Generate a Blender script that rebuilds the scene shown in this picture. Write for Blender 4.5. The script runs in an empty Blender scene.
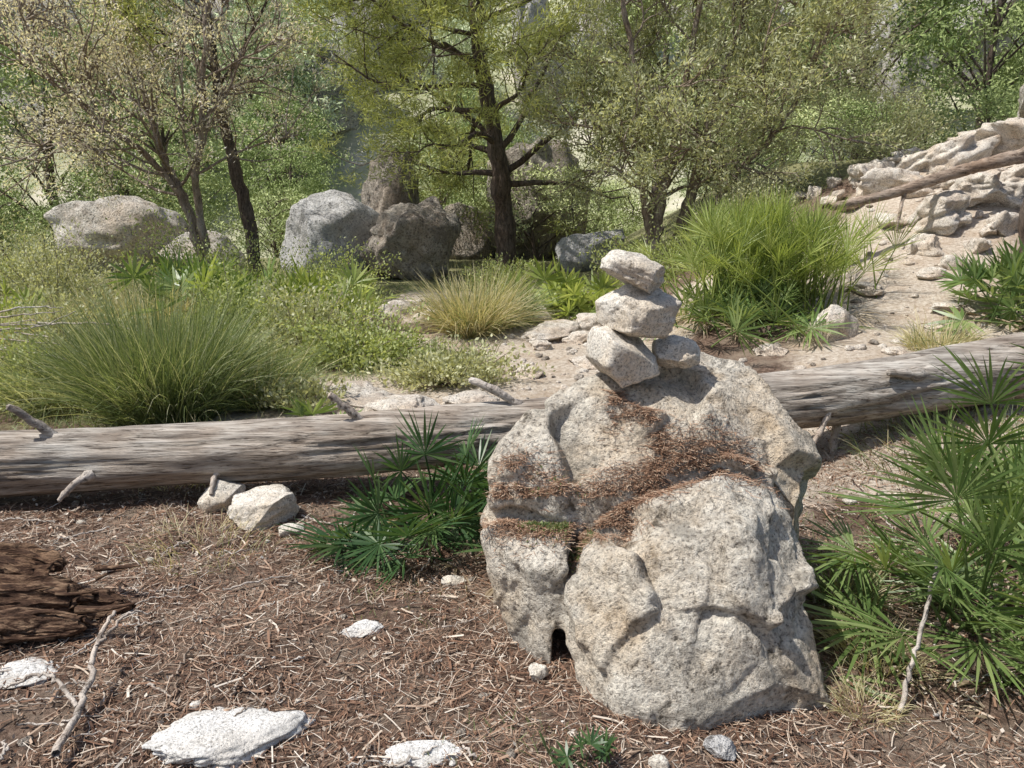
import bpy, bmesh, math, random
import numpy as np
from mathutils import Vector, Matrix, Euler
from mathutils.bvhtree import BVHTree

scene = bpy.context.scene
scene.view_settings.view_transform = 'Standard'
scene.view_settings.look = 'None'
scene.view_settings.exposure = 0

# ---------------------------------------------------------------- noise
def _h(ix, iy, iz):
    n = (ix.astype(np.int64)*374761393 + iy.astype(np.int64)*668265263 + iz.astype(np.int64)*2147483647) & 0xffffffff
    n = ((n ^ (n >> 13)) * 1274126177) & 0xffffffff
    n = (n ^ (n >> 16)) & 0xffffffff
    n = ((n * 2246822519) & 0xffffffff)
    n = n ^ (n >> 15)
    return (n & 0xffffff) / float(0xffffff)
def vnoise(p):
    f = np.floor(p); r = p - f; r = r*r*(3-2*r)
    i = f.astype(np.int64)
    out = 0
    for a in (0, 1):
        for b in (0, 1):
            for c in (0, 1):
                w = (r[:,0] if a else 1-r[:,0])*(r[:,1] if b else 1-r[:,1])*(r[:,2] if c else 1-r[:,2])
                out = out + w*_h(i[:,0]+a, i[:,1]+b, i[:,2]+c)
    return out*2-1
def fbm(p, octv=4, gain=.5):
    s = 0; a = 1; t = 0
    for k in range(octv):
        s = s + a*vnoise(p*(2.03**k)+17.3*k); t += a; a *= gain
    return s/t
def sm(a, lo, hi):
    t = np.clip((a-lo)/(hi-lo), 0, 1); return t*t*(3-2*t)
def nrm(v):
    return v/np.maximum(np.linalg.norm(v, axis=-1, keepdims=True), 1e-9)

# ---------------------------------------------------------------- mesh builder
class MB:
    def __init__(s): s.v=[]; s.parts=[]; s.n=0
    def add(s, v, f, mat=0, smooth=False):
        v=np.asarray(v,float).reshape(-1,3); f=np.asarray(f,np.int64)
        if len(f)==0: return
        s.v.append(v); s.parts.append((f+s.n, mat, smooth)); s.n+=len(v)
    def mesh(s, name, mats):
        me=bpy.data.meshes.new(name)
        V=np.concatenate(s.v)
        me.vertices.add(len(V)); me.vertices.foreach_set('co', V.astype(np.float32).ravel())
        loops=np.concatenate([p[0].ravel() for p in s.parts])
        tot=np.concatenate([np.full(len(p[0]), p[0].shape[1]) for p in s.parts])
        st=np.concatenate([[0],np.cumsum(tot)[:-1]])
        mi=np.concatenate([np.full(len(p[0]), p[1]) for p in s.parts])
        sh=np.concatenate([np.full(len(p[0]), p[2]) for p in s.parts])
        me.loops.add(len(loops)); me.loops.foreach_set('vertex_index', loops.astype(np.int32))
        me.polygons.add(len(tot)); me.polygons.foreach_set('loop_start', st.astype(np.int32))
        for m in mats: me.materials.append(m)
        me.polygons.foreach_set('material_index', mi.astype(np.int32))
        me.polygons.foreach_set('use_smooth', sh.astype(bool))
        me.update(calc_edges=True)
        return me
    def obj(s, name, mats, parent=None):
        o=bpy.data.objects.new(name, s.mesh(name, mats)); scene.collection.objects.link(o)
        if parent: o.parent=parent
        return o

def tube(P, R, sides=8, cap=True):
    P=np.asarray(P,float); R=np.asarray(R,float); n=len(P)
    T=np.gradient(P,axis=0); T=nrm(T)
    ref=np.array([0,0,1.]) if abs(T[:,2]).mean()<.8 else np.array([1.,0,0])
    A=nrm(np.cross(T,ref)); B=np.cross(T,A)
    th=np.linspace(0,2*np.pi,sides,endpoint=False)
    V=P[:,None]+R[:,None,None]*(np.cos(th)[None,:,None]*A[:,None]+np.sin(th)[None,:,None]*B[:,None])
    V=V.reshape(-1,3)
    i=np.arange(n-1)[:,None]*sides; j=np.arange(sides)[None]; k=(j+1)%sides
    F=np.stack([i+j,i+k,i+sides+k,i+sides+j],-1).reshape(-1,4)
    return V,F

def strips(base, d, side, L, W, segs=4, droop=0., prof='blade'):
    base=np.asarray(base,float); N=len(base)
    s=np.linspace(0,1,segs+1)
    L=np.broadcast_to(L,(N,)); W=np.broadcast_to(W,(N,)); D=np.broadcast_to(droop,(N,))
    C=base[:,None]+d[:,None]*(L[:,None]*s)[...,None]
    C[:,:,2]-=(D*L)[:,None]*s**2
    if prof=='blade': w=np.clip(1-s**2.5,.03,1)*np.clip(.6+s*2,0,1)
    elif prof=='fan': w=np.interp(s,[0,.4,.75,1],[.03,1,.62,.04])
    else: w=np.sin(np.pi*np.clip(s*.92+.05,0,1))
    o=side[:,None]*(W[:,None]*w*.5)[...,None]
    V=np.stack([C-o,C+o],2).reshape(-1,3)
    b=(np.arange(N)*(segs+1)*2)[:,None]; q=(np.arange(segs)*2)[None]
    F=np.stack([b+q,b+q+1,b+q+3,b+q+2],-1).reshape(-1,4)
    return V,F

def leaves(P, L, W, rng, up=.3, out=None):
    N=len(P)
    d=rng.normal(size=(N,3)); 
    if out is not None: d=d*.7+out
    d[:,2]+=up; d=nrm(d)
    s=nrm(np.cross(d, rng.normal(size=(N,3))))
    L=L*rng.uniform(.6,1.3,N); W=W*rng.uniform(.7,1.3,N)
    a=P; b=P+d*L[:,None]*.5+s*W[:,None]*.5; c=P+d*L[:,None]; e=P+d*L[:,None]*.5-s*W[:,None]*.5
    V=np.stack([a,b,c,e],1).reshape(-1,3)
    F=np.arange(4*N).reshape(N,4)
    return V,F

# ---------------------------------------------------------------- materials
def mat_new(name):
    m=bpy.data.materials.new(name); m.use_nodes=True; nt=m.node_tree
    nt.nodes.clear(); out=nt.nodes.new('ShaderNodeOutputMaterial')
    return m,nt,out
def ramp(nt,src,stops):
    r=nt.nodes.new('ShaderNodeValToRGB'); cr=r.color_ramp
    while len(cr.elements)<len(stops): cr.elements.new(.5)
    for e,(p,c) in zip(cr.elements,stops):
        e.position=p; e.color=(c[0],c[1],c[2],1) if not isinstance(c,(int,float)) else (c,c,c,1)
    nt.links.new(src,r.inputs[0]); return r.outputs[0]
def noise(nt,vec,scale,detail=5,rough=.6,dist=0):
    n=nt.nodes.new('ShaderNodeTexNoise'); n.inputs['Scale'].default_value=scale
    n.inputs['Detail'].default_value=detail; n.inputs['Roughness'].default_value=rough
    n.inputs['Distortion'].default_value=dist
    nt.links.new(vec,n.inputs['Vector']); return n.outputs['Fac']
def mth(nt,op,a,b=None):
    n=nt.nodes.new('ShaderNodeMath'); n.operation=op
    for i,x in enumerate((a,b)):
        if x is None: continue
        if isinstance(x,(int,float)): n.inputs[i].default_value=x
        else: nt.links.new(x,n.inputs[i])
    return n.outputs[0]
def mixc(nt,f,a,b,blend='MIX'):
    n=nt.nodes.new('ShaderNodeMix'); n.data_type='RGBA'; n.blend_type=blend
    for idx,x in ((0,f),(6,a),(7,b)):
        if isinstance(x,(int,float)): n.inputs[idx].default_value=x
        elif isinstance(x,tuple): n.inputs[idx].default_value=(x[0],x[1],x[2],1)
        else: nt.links.new(x,n.inputs[idx])
    return n.outputs[2]
def objco(nt,scale=None):
    tc=nt.nodes.new('ShaderNodeTexCoord')
    if scale is None: return tc.outputs['Object']
    mp=nt.nodes.new('ShaderNodeMapping'); mp.inputs['Scale'].default_value=scale
    nt.links.new(tc.outputs['Object'],mp.inputs['Vector']); return mp.outputs[0]
def bsdf(nt,out,col,rough=.85,bump=None,bs=.5,bd=.02,spec=.3):
    p=nt.nodes.new('ShaderNodeBsdfPrincipled')
    if isinstance(col,tuple): p.inputs['Base Color'].default_value=(*col,1)
    else: nt.links.new(col,p.inputs['Base Color'])
    p.inputs['Roughness'].default_value=rough
    p.inputs['Specular IOR Level'].default_value=spec
    if bump is not None:
        b=nt.nodes.new('ShaderNodeBump'); b.inputs['Strength'].default_value=bs; b.inputs['Distance'].default_value=bd
        nt.links.new(bump,b.inputs['Height']); nt.links.new(b.outputs[0],p.inputs['Normal'])
    if out is not None: nt.links.new(p.outputs[0],out.inputs[0])
    return p

def leaf_mat(name,c1,c2,c3,trans=.4,nscale=1.5,rough=.5,objr=False):
    m,nt,out=mat_new(name)
    g=nt.nodes.new('ShaderNodeNewGeometry')
    no=noise(nt,objco(nt),nscale,2)
    f=mth(nt,'ADD',mth(nt,'MULTIPLY',g.outputs['Random Per Island'],.55),mth(nt,'MULTIPLY',no,.5))
    if objr:
        oi=nt.nodes.new('ShaderNodeObjectInfo')
        f=mth(nt,'ADD',mth(nt,'MULTIPLY',f,.55),mth(nt,'MULTIPLY',oi.outputs['Random'],.5))
    c=ramp(nt,f,[(.12,c1),(.5,c2),(.88,c3)])
    if trans==0:
        d=nt.nodes.new('ShaderNodeBsdfDiffuse'); nt.links.new(c,d.inputs[0]); nt.links.new(d.outputs[0],out.inputs[0]); return m
    p=bsdf(nt,None,c,rough,spec=.35)
    t=nt.nodes.new('ShaderNodeBsdfTranslucent')
    tc=mixc(nt,1.,c,(1.4,1.35,.75),'MULTIPLY'); nt.links.new(tc,t.inputs[0])
    mx=nt.nodes.new('ShaderNodeMixShader'); mx.inputs[0].default_value=trans
    nt.links.new(p.outputs[0],mx.inputs[1]); nt.links.new(t.outputs[0],mx.inputs[2]); nt.links.new(mx.outputs[0],out.inputs[0])
    return m

def rock_mat(name,light,mid,dark,warm,sc=1.,bd=.02,warmf=.6):
    m,nt,out=mat_new(name); co=objco(nt)
    n1=noise(nt,co,2.2*sc,6,.65); n2=noise(nt,co,12*sc,7,.75,.4); n3=noise(nt,co,75*sc,4,.75)
    base=ramp(nt,n2,[(.34,dark),(.43,mid),(.56,light)])
    w=ramp(nt,n1,[(.46,0.),(.66,1.)])
    base=mixc(nt,mth(nt,'MULTIPLY',w,warmf),base,warm)
    sp=ramp(nt,n3,[(.36,(.2,.19,.175)),(.46,(.93,.93,.93)),(.64,(1.25,1.25,1.22))])
    base=mixc(nt,.85,base,sp,'MULTIPLY')
    vo=nt.nodes.new('ShaderNodeTexVoronoi'); vo.inputs['Scale'].default_value=30*sc; nt.links.new(co,vo.inputs['Vector'])
    l=ramp(nt,vo.outputs['Distance'],[(.1,1.),(.22,0.)])
    lm=ramp(nt,n1,[(.38,1.),(.48,0.)])
    base=mixc(nt,mth(nt,'MULTIPLY',mth(nt,'MULTIPLY',l,lm),.6),base,tuple(min(1,x*1.3) for x in light))
    n4=noise(nt,co,6*sc,6,.7)
    blot=ramp(nt,n4,[(.53,0.),(.62,1.)])
    base=mixc(nt,mth(nt,'MULTIPLY',blot,.6),base,tuple(x*1.5 for x in dark))
    h=mth(nt,'ADD',n2,mth(nt,'MULTIPLY',n3,.6))
    bsdf(nt,out,base,.92,h,1.,bd,.15)
    return m

M_boulder=rock_mat('limestone_boulder',(.80,.74,.64),(.56,.50,.42),(.13,.115,.095),(.66,.50,.33),1.,.034,.65)
M_cairn=rock_mat('cairn_limestone',(.82,.77,.69),(.66,.6,.52),(.27,.24,.2),(.68,.54,.38),1.6,.014,.6)
M_white=rock_mat('white_limestone',(.86,.84,.81),(.75,.73,.7),(.4,.38,.35),(.7,.63,.54),1.5,.014)
M_far=rock_mat('far_limestone',(.78,.74,.67),(.57,.52,.46),(.2,.18,.15),(.62,.48,.35),.35,.1)
M_brown=rock_mat('brown_limestone',(.58,.52,.45),(.38,.33,.28),(.12,.1,.085),(.5,.38,.28),.4,.12)
M_grey=rock_mat('grey_limestone',(.62,.61,.6),(.47,.46,.45),(.22,.215,.21),(.5,.46,.42),.4,.06)
M_cliff=rock_mat('cliff_limestone',(.84,.81,.76),(.64,.61,.57),(.28,.27,.25),(.68,.59,.5),.1,.6)
M_pale=rock_mat('pale_path_rock',(.80,.74,.66),(.62,.55,.47),(.27,.22,.18),(.66,.52,.39),1.,.03,.8)

def wood_mat(name,a,b,c,sc):
    m,nt,out=mat_new(name); co=objco(nt,sc)
    n1=noise(nt,co,3.,8,.72,.3); n2=noise(nt,objco(nt),1.6,4); n3=noise(nt,co,12,4,.6)
    base=ramp(nt,n1,[(.3,a),(.47,b),(.62,c)])
    br=ramp(nt,n2,[(.42,(1,1,1)),(.66,(.74,.62,.53))])
    base=mixc(nt,.85,base,br,'MULTIPLY')
    cr=ramp(nt,n3,[(.36,(.22,.19,.17)),(.44,(1,1,1))])
    base=mixc(nt,.8,base,cr,'MULTIPLY')
    bsdf(nt,out,base,.85,mth(nt,'ADD',n1,mth(nt,'MULTIPLY',n3,.6)),.8,.02,.2)
    return m
M_log=wood_mat('weathered_log_wood',(.12,.10,.085),(.34,.305,.265),(.6,.56,.5),(.55,9,9))
M_stub=wood_mat('dead_branch_wood',(.24,.21,.18),(.48,.43,.38),(.68,.63,.57),(4,4,4))
M_branch=wood_mat('grey_branch_wood',(.12,.09,.07),(.3,.24,.19),(.5,.42,.35),(1.5,6,6))
M_bark=wood_mat('pine_bark',(.04,.033,.028),(.11,.088,.073),(.2,.16,.135),(9,9,2))
M_bark2=wood_mat('olive_bark',(.13,.11,.09),(.28,.23,.19),(.42,.36,.31),(8,8,2))
M_rot=wood_mat('rotten_wood',(.02,.012,.009),(.09,.05,.032),(.34,.23,.15),(2,12,12))

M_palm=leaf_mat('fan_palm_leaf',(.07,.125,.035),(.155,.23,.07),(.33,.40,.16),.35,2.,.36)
M_palm_dk=leaf_mat('fan_palm_leaf_dark',(.025,.06,.022),(.055,.115,.04),(.14,.21,.08),.32,2.,.36)  # dark green leaf colour
M_palm_br=leaf_mat('fan_palm_leaf_bright',(.13,.18,.045),(.27,.34,.09),(.52,.57,.22),.42,1.,.36)  # bright yellow-green leaf colour
M_dead=leaf_mat('dry_palm_leaf',(.22,.16,.1),(.38,.3,.2),(.52,.44,.32),.2,3.,.7)
M_grass=leaf_mat('tussock_grass',(.08,.12,.045),(.18,.23,.09),(.36,.41,.2),.33,2.)
M_drygrass=leaf_mat('dry_grass',(.34,.3,.15),(.56,.5,.3),(.72,.66,.44),.35,2.)
M_shrub=leaf_mat('shrub_leaf',(.16,.2,.07),(.34,.39,.15),(.6,.64,.34),.4,2.)
M_shrub2=leaf_mat('heath_leaf',(.2,.21,.11),(.42,.43,.25),(.68,.68,.47),.38,1.5)
M_pine=leaf_mat('pine_needles',(.16,.19,.06),(.33,.36,.13),(.55,.57,.27),.42,.8)
M_olive=leaf_mat('olive_leaf',(.22,.24,.13),(.43,.45,.27),(.68,.69,.48),.4,.8)
M_paleleaf=leaf_mat('pale_leaf',(.5,.45,.38),(.74,.68,.59),(.88,.84,.77),.4,1.)
M_forest=leaf_mat('forest_leaf',(.14,.2,.07),(.34,.41,.17),(.64,.68,.36),0,.15,.6,True)
M_forest_hazed=leaf_mat('forest_leaf_hazed',(.26,.33,.18),(.45,.52,.3),(.7,.74,.5),0,.1,.6,True)  # distance haze painted in as paler, greyer leaf colours

def litter_mat(name,st):
    m,nt,out=mat_new(name)
    g=nt.nodes.new('ShaderNodeNewGeometry')
    c=ramp(nt,g.outputs['Random Per Island'],st)
    bsdf(nt,out,c,.7,spec=.3); return m
M_litter=litter_mat('pine_needle_litter',[(0,(.07,.04,.028)),(.35,(.22,.12,.075)),(.62,(.36,.235,.16)),(.85,(.5,.41,.32)),(1,(.7,.63,.54))])
M_rlitter=litter_mat('red_pine_needles',[(0,(.1,.055,.035)),(.35,(.25,.14,.085)),(.75,(.4,.25,.165)),(1,(.58,.46,.34))])

# ---------------------------------------------------------------- terrain
PATHS=[np.array([(.9,4.6),(.4,6.5),(.6,8.5),(-1.0,11.5)]),np.array([(2.6,4.6),(3.4,6.5),(4.4,9),(6.5,12)]),np.array([(1.0,8.6),(2.4,9.6),(4.,9.5)]),np.array([(-1.6,6.0),(-.4,5.8),(.5,6)]),np.array([(-1.8,9.8),(-.6,9.2),(.5,8.8)])]
def pdist(x,y):
    d=np.full(x.shape,99.)
    for P in PATHS:
        for a,b in zip(P[:-1],P[1:]):
            ab=b-a; t=np.clip(((x-a[0])*ab[0]+(y-a[1])*ab[1])/(ab@ab),0,1)
            d=np.minimum(d,np.hypot(x-a[0]-t*ab[0],y-a[1]-t*ab[1]))
    return d
def H(x,y):
    x=np.atleast_1d(np.asarray(x,float)); y=np.atleast_1d(np.asarray(y,float))
    z=.03*np.clip(y-5,0,20)+1.7*sm(x,1.5,6.2)*sm(y,6,12)+.3*sm(x,1.,3.)*sm(y,3.3,5)
    z=z-1.2*sm(y,17,25)+.43*np.clip(y-25,0,170)*sm(y,22,40)
    p=np.stack([x,y,0*x],-1)
    z=z+fbm(p*.05+5,3)*np.clip(y-20,0,60)*.15
    z=z+.05*fbm(p*1.1,4)+.018*fbm(p*6,3)*sm(30-y,0,20)
    return z
def hz(x,y): return float(H(x,y)[0])

def build_ground():
    k=5.2; sx=np.linspace(-1,1,460); xs=220*np.sinh(k*sx)/np.sinh(k)
    k2=5.5; sy=np.linspace(-.58,1,500); ys=3+300*np.sinh(k2*sy)/np.sinh(k2)
    X,Y=np.meshgrid(xs,ys); x=X.ravel(); y=Y.ravel(); z=H(x,y)
    nx=len(xs); ny=len(ys)
    i=np.arange(ny-1)[:,None]*nx; j=np.arange(nx-1)[None]
    F=np.stack([i+j,i+j+1,i+nx+j+1,i+nx+j],-1).reshape(-1,4)
    mb=MB(); mb.add(np.stack([x,y,z],-1),F,0,True)
    m,nt,out=mat_new('forest_floor'); co=objco(nt)
    ap=nt.nodes.new('ShaderNodeAttribute'); ap.attribute_name='path'
    ag=nt.nodes.new('ShaderNodeAttribute'); ag.attribute_name='green'
    af=nt.nodes.new('ShaderNodeAttribute'); af.attribute_name='far'
    n1=noise(nt,co,2.2,6,.65); n2=noise(nt,co,30,6,.75); n3=noise(nt,co,110,3,.7); n5=noise(nt,co,.25,5,.7)
    soil=ramp(nt,n2,[(.3,(.05,.035,.026)),(.48,(.15,.1,.074)),(.62,(.29,.205,.155)),(.75,(.5,.42,.34))])
    soil=mixc(nt,mth(nt,'MULTIPLY',ramp(nt,n1,[(.48,0.),(.62,1.)]),.65),soil,(.33,.265,.205))
    pale=ramp(nt,n2,[(.3,(.3,.215,.155)),(.5,(.6,.51,.41)),(.68,(.82,.75,.66))])
    pale=mixc(nt,ramp(nt,n1,[(.5,0.),(.7,.7)]),pale,(.42,.3,.2))
    gr=ramp(nt,n2,[(.3,(.1,.11,.04)),(.5,(.27,.26,.13)),(.7,(.48,.45,.28))])
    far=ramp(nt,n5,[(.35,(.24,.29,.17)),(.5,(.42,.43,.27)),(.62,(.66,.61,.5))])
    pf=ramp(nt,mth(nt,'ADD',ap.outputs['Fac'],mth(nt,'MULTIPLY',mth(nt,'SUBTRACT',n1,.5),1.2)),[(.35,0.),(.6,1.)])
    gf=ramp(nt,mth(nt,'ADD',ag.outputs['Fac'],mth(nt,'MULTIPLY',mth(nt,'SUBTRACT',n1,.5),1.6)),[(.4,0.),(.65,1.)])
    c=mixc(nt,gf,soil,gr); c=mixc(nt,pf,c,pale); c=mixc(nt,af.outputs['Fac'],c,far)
    bsdf(nt,out,c,.95,mth(nt,'ADD',n2,mth(nt,'MULTIPLY',n3,.5)),.9,.035,.1)
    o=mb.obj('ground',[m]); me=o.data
    a=me.attributes.new('path','FLOAT','POINT')
    d=pdist(x,y); a.data.foreach_set('value',(1-sm(d,.5,1.4)).astype(np.float32))
    g=sm(y,4.3,6)*(1-sm(x,.2,1.6)); g=np.maximum(g*.65,sm(y,11,13)*.9)
    a=me.attributes.new('green','FLOAT','POINT'); a.data.foreach_set('value',g.astype(np.float32))
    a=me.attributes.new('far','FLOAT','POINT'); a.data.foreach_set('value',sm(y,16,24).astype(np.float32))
build_ground()

# ---------------------------------------------------------------- rocks
_S={}
def sphere(sub):
    if sub not in _S:
        b=bmesh.new(); bmesh.ops.create_icosphere(b,subdivisions=sub,radius=1)
        b.verts.ensure_lookup_table()
        _S[sub]=(np.array([v.co[:] for v in b.verts]),np.array([[v.index for v in f.verts] for f in b.faces])); b.free()
    return _S[sub]
def rock_geo(loc,dims,seed,rot=(0,0,0),planes=14,sub=5,rough=.07,dlo=.55,dhi=.85,box=False,bx=.75):
    r=np.random.default_rng(seed); U,F=sphere(sub); p=U.copy()
    if box:
        p=p/np.max(np.abs(p),axis=1,keepdims=True)**bx
    for k in range(planes):
        n=nrm(r.normal(size=3)); d=r.uniform(dlo,dhi)*(1.15 if box else 1)
        e=np.clip(p@n-d,0,None); p=p-e[:,None]*n
    o=r.uniform(0,50,3)
    p=p+U*(fbm(p*1.6+o,3)*rough*1.6+fbm(p*6+o,4)*rough*.6)[:,None]
    lo=p.min(0);hi=p.max(0); p=(p-(lo+hi)/2)/(hi-lo)
    p=p*np.array(dims)
    R=np.array(Euler(rot).to_matrix()); return p@R.T+np.array(loc),F
def rock(name,loc,dims,seed,mat,rot=(0,0,0),parent=None,**k):
    v,f=rock_geo((0,0,0),dims,seed,rot,**k); mb=MB(); mb.add(v,f,0,True); o=mb.obj(name,[mat],parent); o.location=loc; return o

# main boulder from angular hulls
def hull(bm,pts):
    vs=[bm.verts.new(p) for p in pts]
    r=bmesh.ops.convex_hull(bm,input=vs,use_existing_faces=False)
    dl=[g for g in r['geom_interior'] if isinstance(g,bmesh.types.BMVert)]
    if dl: bmesh.ops.delete(bm,geom=dl,context='VERTS')
LOW=[(.267,2.515,.403),(.477,2.60,.575),(.732,2.66,.635),(.985,2.68,.56),(.96,2.5,.324),(1.04,2.27,.03),(1.03,2.3,-.1),(.58,2.15,.05),(.6,2.2,-.1),(.342,2.22,.07),(.34,2.26,-.1),(.175,2.43,.115),(.165,2.47,.27),(.465,2.27,.36),(.73,2.27,.36),(.40,2.38,.49),(.75,2.42,.56),(.85,2.2,.12),(.3,3,.4),(1,3,.5),(.2,3,-.1),(1.05,2.9,-.1)]
LEFT=[(-.125,2.70,.42),(-.04,2.75,.455),(.2,2.62,.43),(.185,2.52,.37),(.125,2.53,.255),(.14,2.50,.07),(.03,2.62,.08),(-.09,2.69,.245),(.05,2.54,.35),(-.06,3.1,.4),(.2,3.1,.45),(0,3.1,-.1),(.13,2.52,-.1),(.02,2.64,-.1)]
UP=[(-.10,2.80,.51),(-.095,2.88,.632),(.04,2.99,.77),(.31,3.12,.915),(.52,3.19,.958),(.78,3.25,.997),(.97,3.22,.967),(1.04,3.06,.86),(1.12,2.98,.73),(1.13,2.85,.61),(1.07,2.74,.49),(.313,2.70,.555),(.678,2.77,.655),(.924,2.75,.69),(.537,3.0,.915),(0,3.4,.5),(.3,3.5,.8),(.9,3.55,.85),(1.2,3.4,.5),(0,3.4,-.1),(1.1,3.4,-.1),(1.02,2.8,-.1),(-.04,2.85,-.1)]
bm=bmesh.new(); me=bpy.data.meshes.new('tmp')
for P in (LOW,LEFT,UP): hull(bm,P)
bmesh.ops.recalc_face_normals(bm,faces=bm.faces); bm.to_mesh(me); bm.free()
bo=bpy.data.objects.new('boulder',me); scene.collection.objects.link(bo)
md=bo.modifiers.new('r','REMESH'); md.mode='VOXEL'; md.voxel_size=.0085
md=bo.modifiers.new('s','SMOOTH'); md.factor=.5; md.iterations=6
dg=bpy.context.evaluated_depsgraph_get(); dg.update()
me2=bpy.data.meshes.new_from_object(bo.evaluated_get(dg)); bo.modifiers.clear(); bo.data=me2
n=len(me2.vertices); co=np.empty(n*3,np.float32); me2.vertices.foreach_get('co',co); co=co.reshape(-1,3).astype(float)
no=np.empty(n*3,np.float32); me2.vertices.foreach_get('normal',no); no=no.reshape(-1,3).astype(float)
ne=len(me2.edges); ed=np.empty(ne*2,np.int32); me2.edges.foreach_get('vertices',ed); ed=ed.reshape(-1,2)
deg=np.bincount(ed.ravel(),minlength=n)[:,None]
def lap(a,it):
    for _ in range(it):
        s_=np.stack([np.bincount(ed[:,0],a[ed[:,1],c],n)+np.bincount(ed[:,1],a[ed[:,0],c],n) for c in range(a.shape[1])],-1); a=.5*a+.5*s_/deg
    return a
no=nrm(lap(no,6))
def cells(NS,seed,off,tl,it,warp):
    rc=np.random.default_rng(seed); seeds=rc.uniform([-.2,2.1,-.1],[1.25,3.5,1.05],(NS,3)); offs=rc.uniform(-off,off,NS); tilt=rc.normal(size=(NS,3))*tl
    q=co+np.stack([fbm(co*5+i*9,3) for i in range(3)],-1)*warp
    best=np.full(n,9.); idx=np.zeros(n,int)
    for i,sd in enumerate(seeds):
        dd=((q-sd)**2).sum(1); m_=dd<best; best[m_]=dd[m_]; idx[m_]=i
    return lap((offs[idx]+((co-seeds[idx])*tilt[idx]).sum(1))[:,None],it)[:,0]
dsp=cells(80,12,.010,.10,4,.07)+cells(600,5,.0025,.05,3,.05)
dsp+=.016*fbm(co*2.6+9,2)+.013*fbm(co*8+2,4,.6)+.006*fbm(co*30,3,.65)
pits=np.clip(fbm(co*18+40,3)-.28,0,1); dsp-=.022*pits
def cleft(poly,wd,dep):
    global dsp
    P=np.array(poly); d=np.full(n,9.); qq=co+np.stack([fbm(co*9+i*5,3) for i in range(3)],-1)*.03
    for a,b in zip(P[:-1],P[1:]):
        ab=b-a; t=np.clip(((qq-a)@ab)/(ab@ab),0,1); d=np.minimum(d,np.linalg.norm(qq-a-t[:,None]*ab,axis=1))
    dsp=dsp-dep*np.exp(-(d/wd)**2)
cleft([(.21,2.62,.44),(.21,2.52,.38),(.15,2.49,.26),(.15,2.46,.1),(.16,2.44,0)],.022,.05)
cleft([(.2,2.66,.47),(.35,2.66,.56),(.55,2.70,.62),(.75,2.72,.65),(.95,2.72,.62),(1.06,2.72,.5),(1.04,2.68,.35)],.024,.035)
cleft([(-.12,2.77,.48),(.05,2.76,.48),(.2,2.68,.48)],.022,.03)
co=co+no*dsp[:,None]
me2.vertices.foreach_set('co',co.astype(np.float32).ravel()); me2.polygons.foreach_set('use_smooth',np.ones(len(me2.polygons),bool))
me2.materials.clear(); me2.materials.append(M_boulder); me2.update()
bvh=BVHTree.FromPolygons([Vector(c) for c in co],[tuple(p.vertices) for p in me2.polygons])
def btop(x,y):
    h=bvh.ray_cast(Vector((x,y,3)),Vector((0,0,-1))); return (h[0].z,h[1]) if h[0] else (None,None)

# cairn
ca=bpy.data.objects.new('stone_cairn',None); scene.collection.objects.link(ca)
rock('base_stone',(.425,3.05,1.005),(.24,.24,.225),14,M_cairn,(.1,.1,.35),ca,planes=9,box=True,rough=.09,bx=.65)
rock('side_stone',(.645,3.08,1.02),(.18,.18,.12),22,M_cairn,(0,-.1,.2),ca,planes=9,box=True,rough=.09,bx=.5)
rock('middle_stone',(.487,3.07,1.185),(.285,.24,.205),36,M_cairn,(.05,.2,.35),ca,planes=9,box=True,rough=.09,bx=.65)
rock('top_stone',(.463,3.07,1.335),(.255,.2,.135),49,M_cairn,(.1,.28,-.2),ca,planes=9,box=True,rough=.1,bx=.4)

# ---------------------------------------------------------------- fallen log
def spline(P,n):
    P=np.asarray(P,float); u=np.linspace(0,len(P)-1,n)
    out=[]
    for x in u:
        i=min(int(x),len(P)-2); f=x-i
        a=P[max(i-1,0)];b=P[i];c=P[i+1];d=P[min(i+2,len(P)-1)]
        out.append(.5*((2*b)+(c-a)*f+(2*a-5*b+4*c-d)*f*f+(3*b-a-3*c+d)*f**3))
    return np.array(out)
mb=MB()
C=spline([(-4.3,3.95,.2),(-2.76,4.09,.22),(-1.17,4.2,.265),(.045,4.37,.33),(1.74,4.65,.43),(3.25,4.95,.58),(5.3,5.35,.8)],420)
R=np.interp(C[:,0],[-4.3,-2.7,0,1.7,3.3,5.3],[.18,.175,.165,.18,.21,.22])
V,F=tube(C,R,72)
ax=np.repeat(C,72,0); rad=nrm(V-ax); s=np.repeat(np.arange(420)*.023,72)
q=np.stack([s*1.1,rad[:,1]*4,rad[:,2]*4],-1)
V=V+rad*(.02*fbm(np.stack([s*1.5,rad[:,1]*1.2,rad[:,2]*1.2],-1),3)+.014*fbm(q,4)-.022*np.clip(np.abs(fbm(q*np.array([.7,1.7,1.7])+7,2))*-7+1,0,1))[:,None]
mb.add(V,F,0,True)
def stub(a,b,r0,r1,mb,mat=1,bend=.03,seed=0):
    r=np.random.default_rng(seed); a=np.array(a,float); b=np.array(b,float)
    t=np.linspace(0,1,12)[:,None]; P=a+(b-a)*t+np.sin(t*3)*r.normal(size=3)*bend+r.normal(size=(12,3))*r1*.15
    v,f=tube(P,np.linspace(r0,r1,12)*(1+.15*r.normal(size=12)),9); mb.add(v,f,mat,True)
    c=np.vstack([v[-9:],v[-9:].mean(0)+ (b-a)*.03]); mb.add(c,[[i,(i+1)%9,9] for i in range(9)],mat)
stub((-2.38,4.1,.3),(-2.6,3.98,.56),.035,.016,mb,0,.01,seed=1)
stub((-.75,4.22,.36),(-.98,4.15,.585),.028,.017,mb,1,.01,seed=2)
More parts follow.
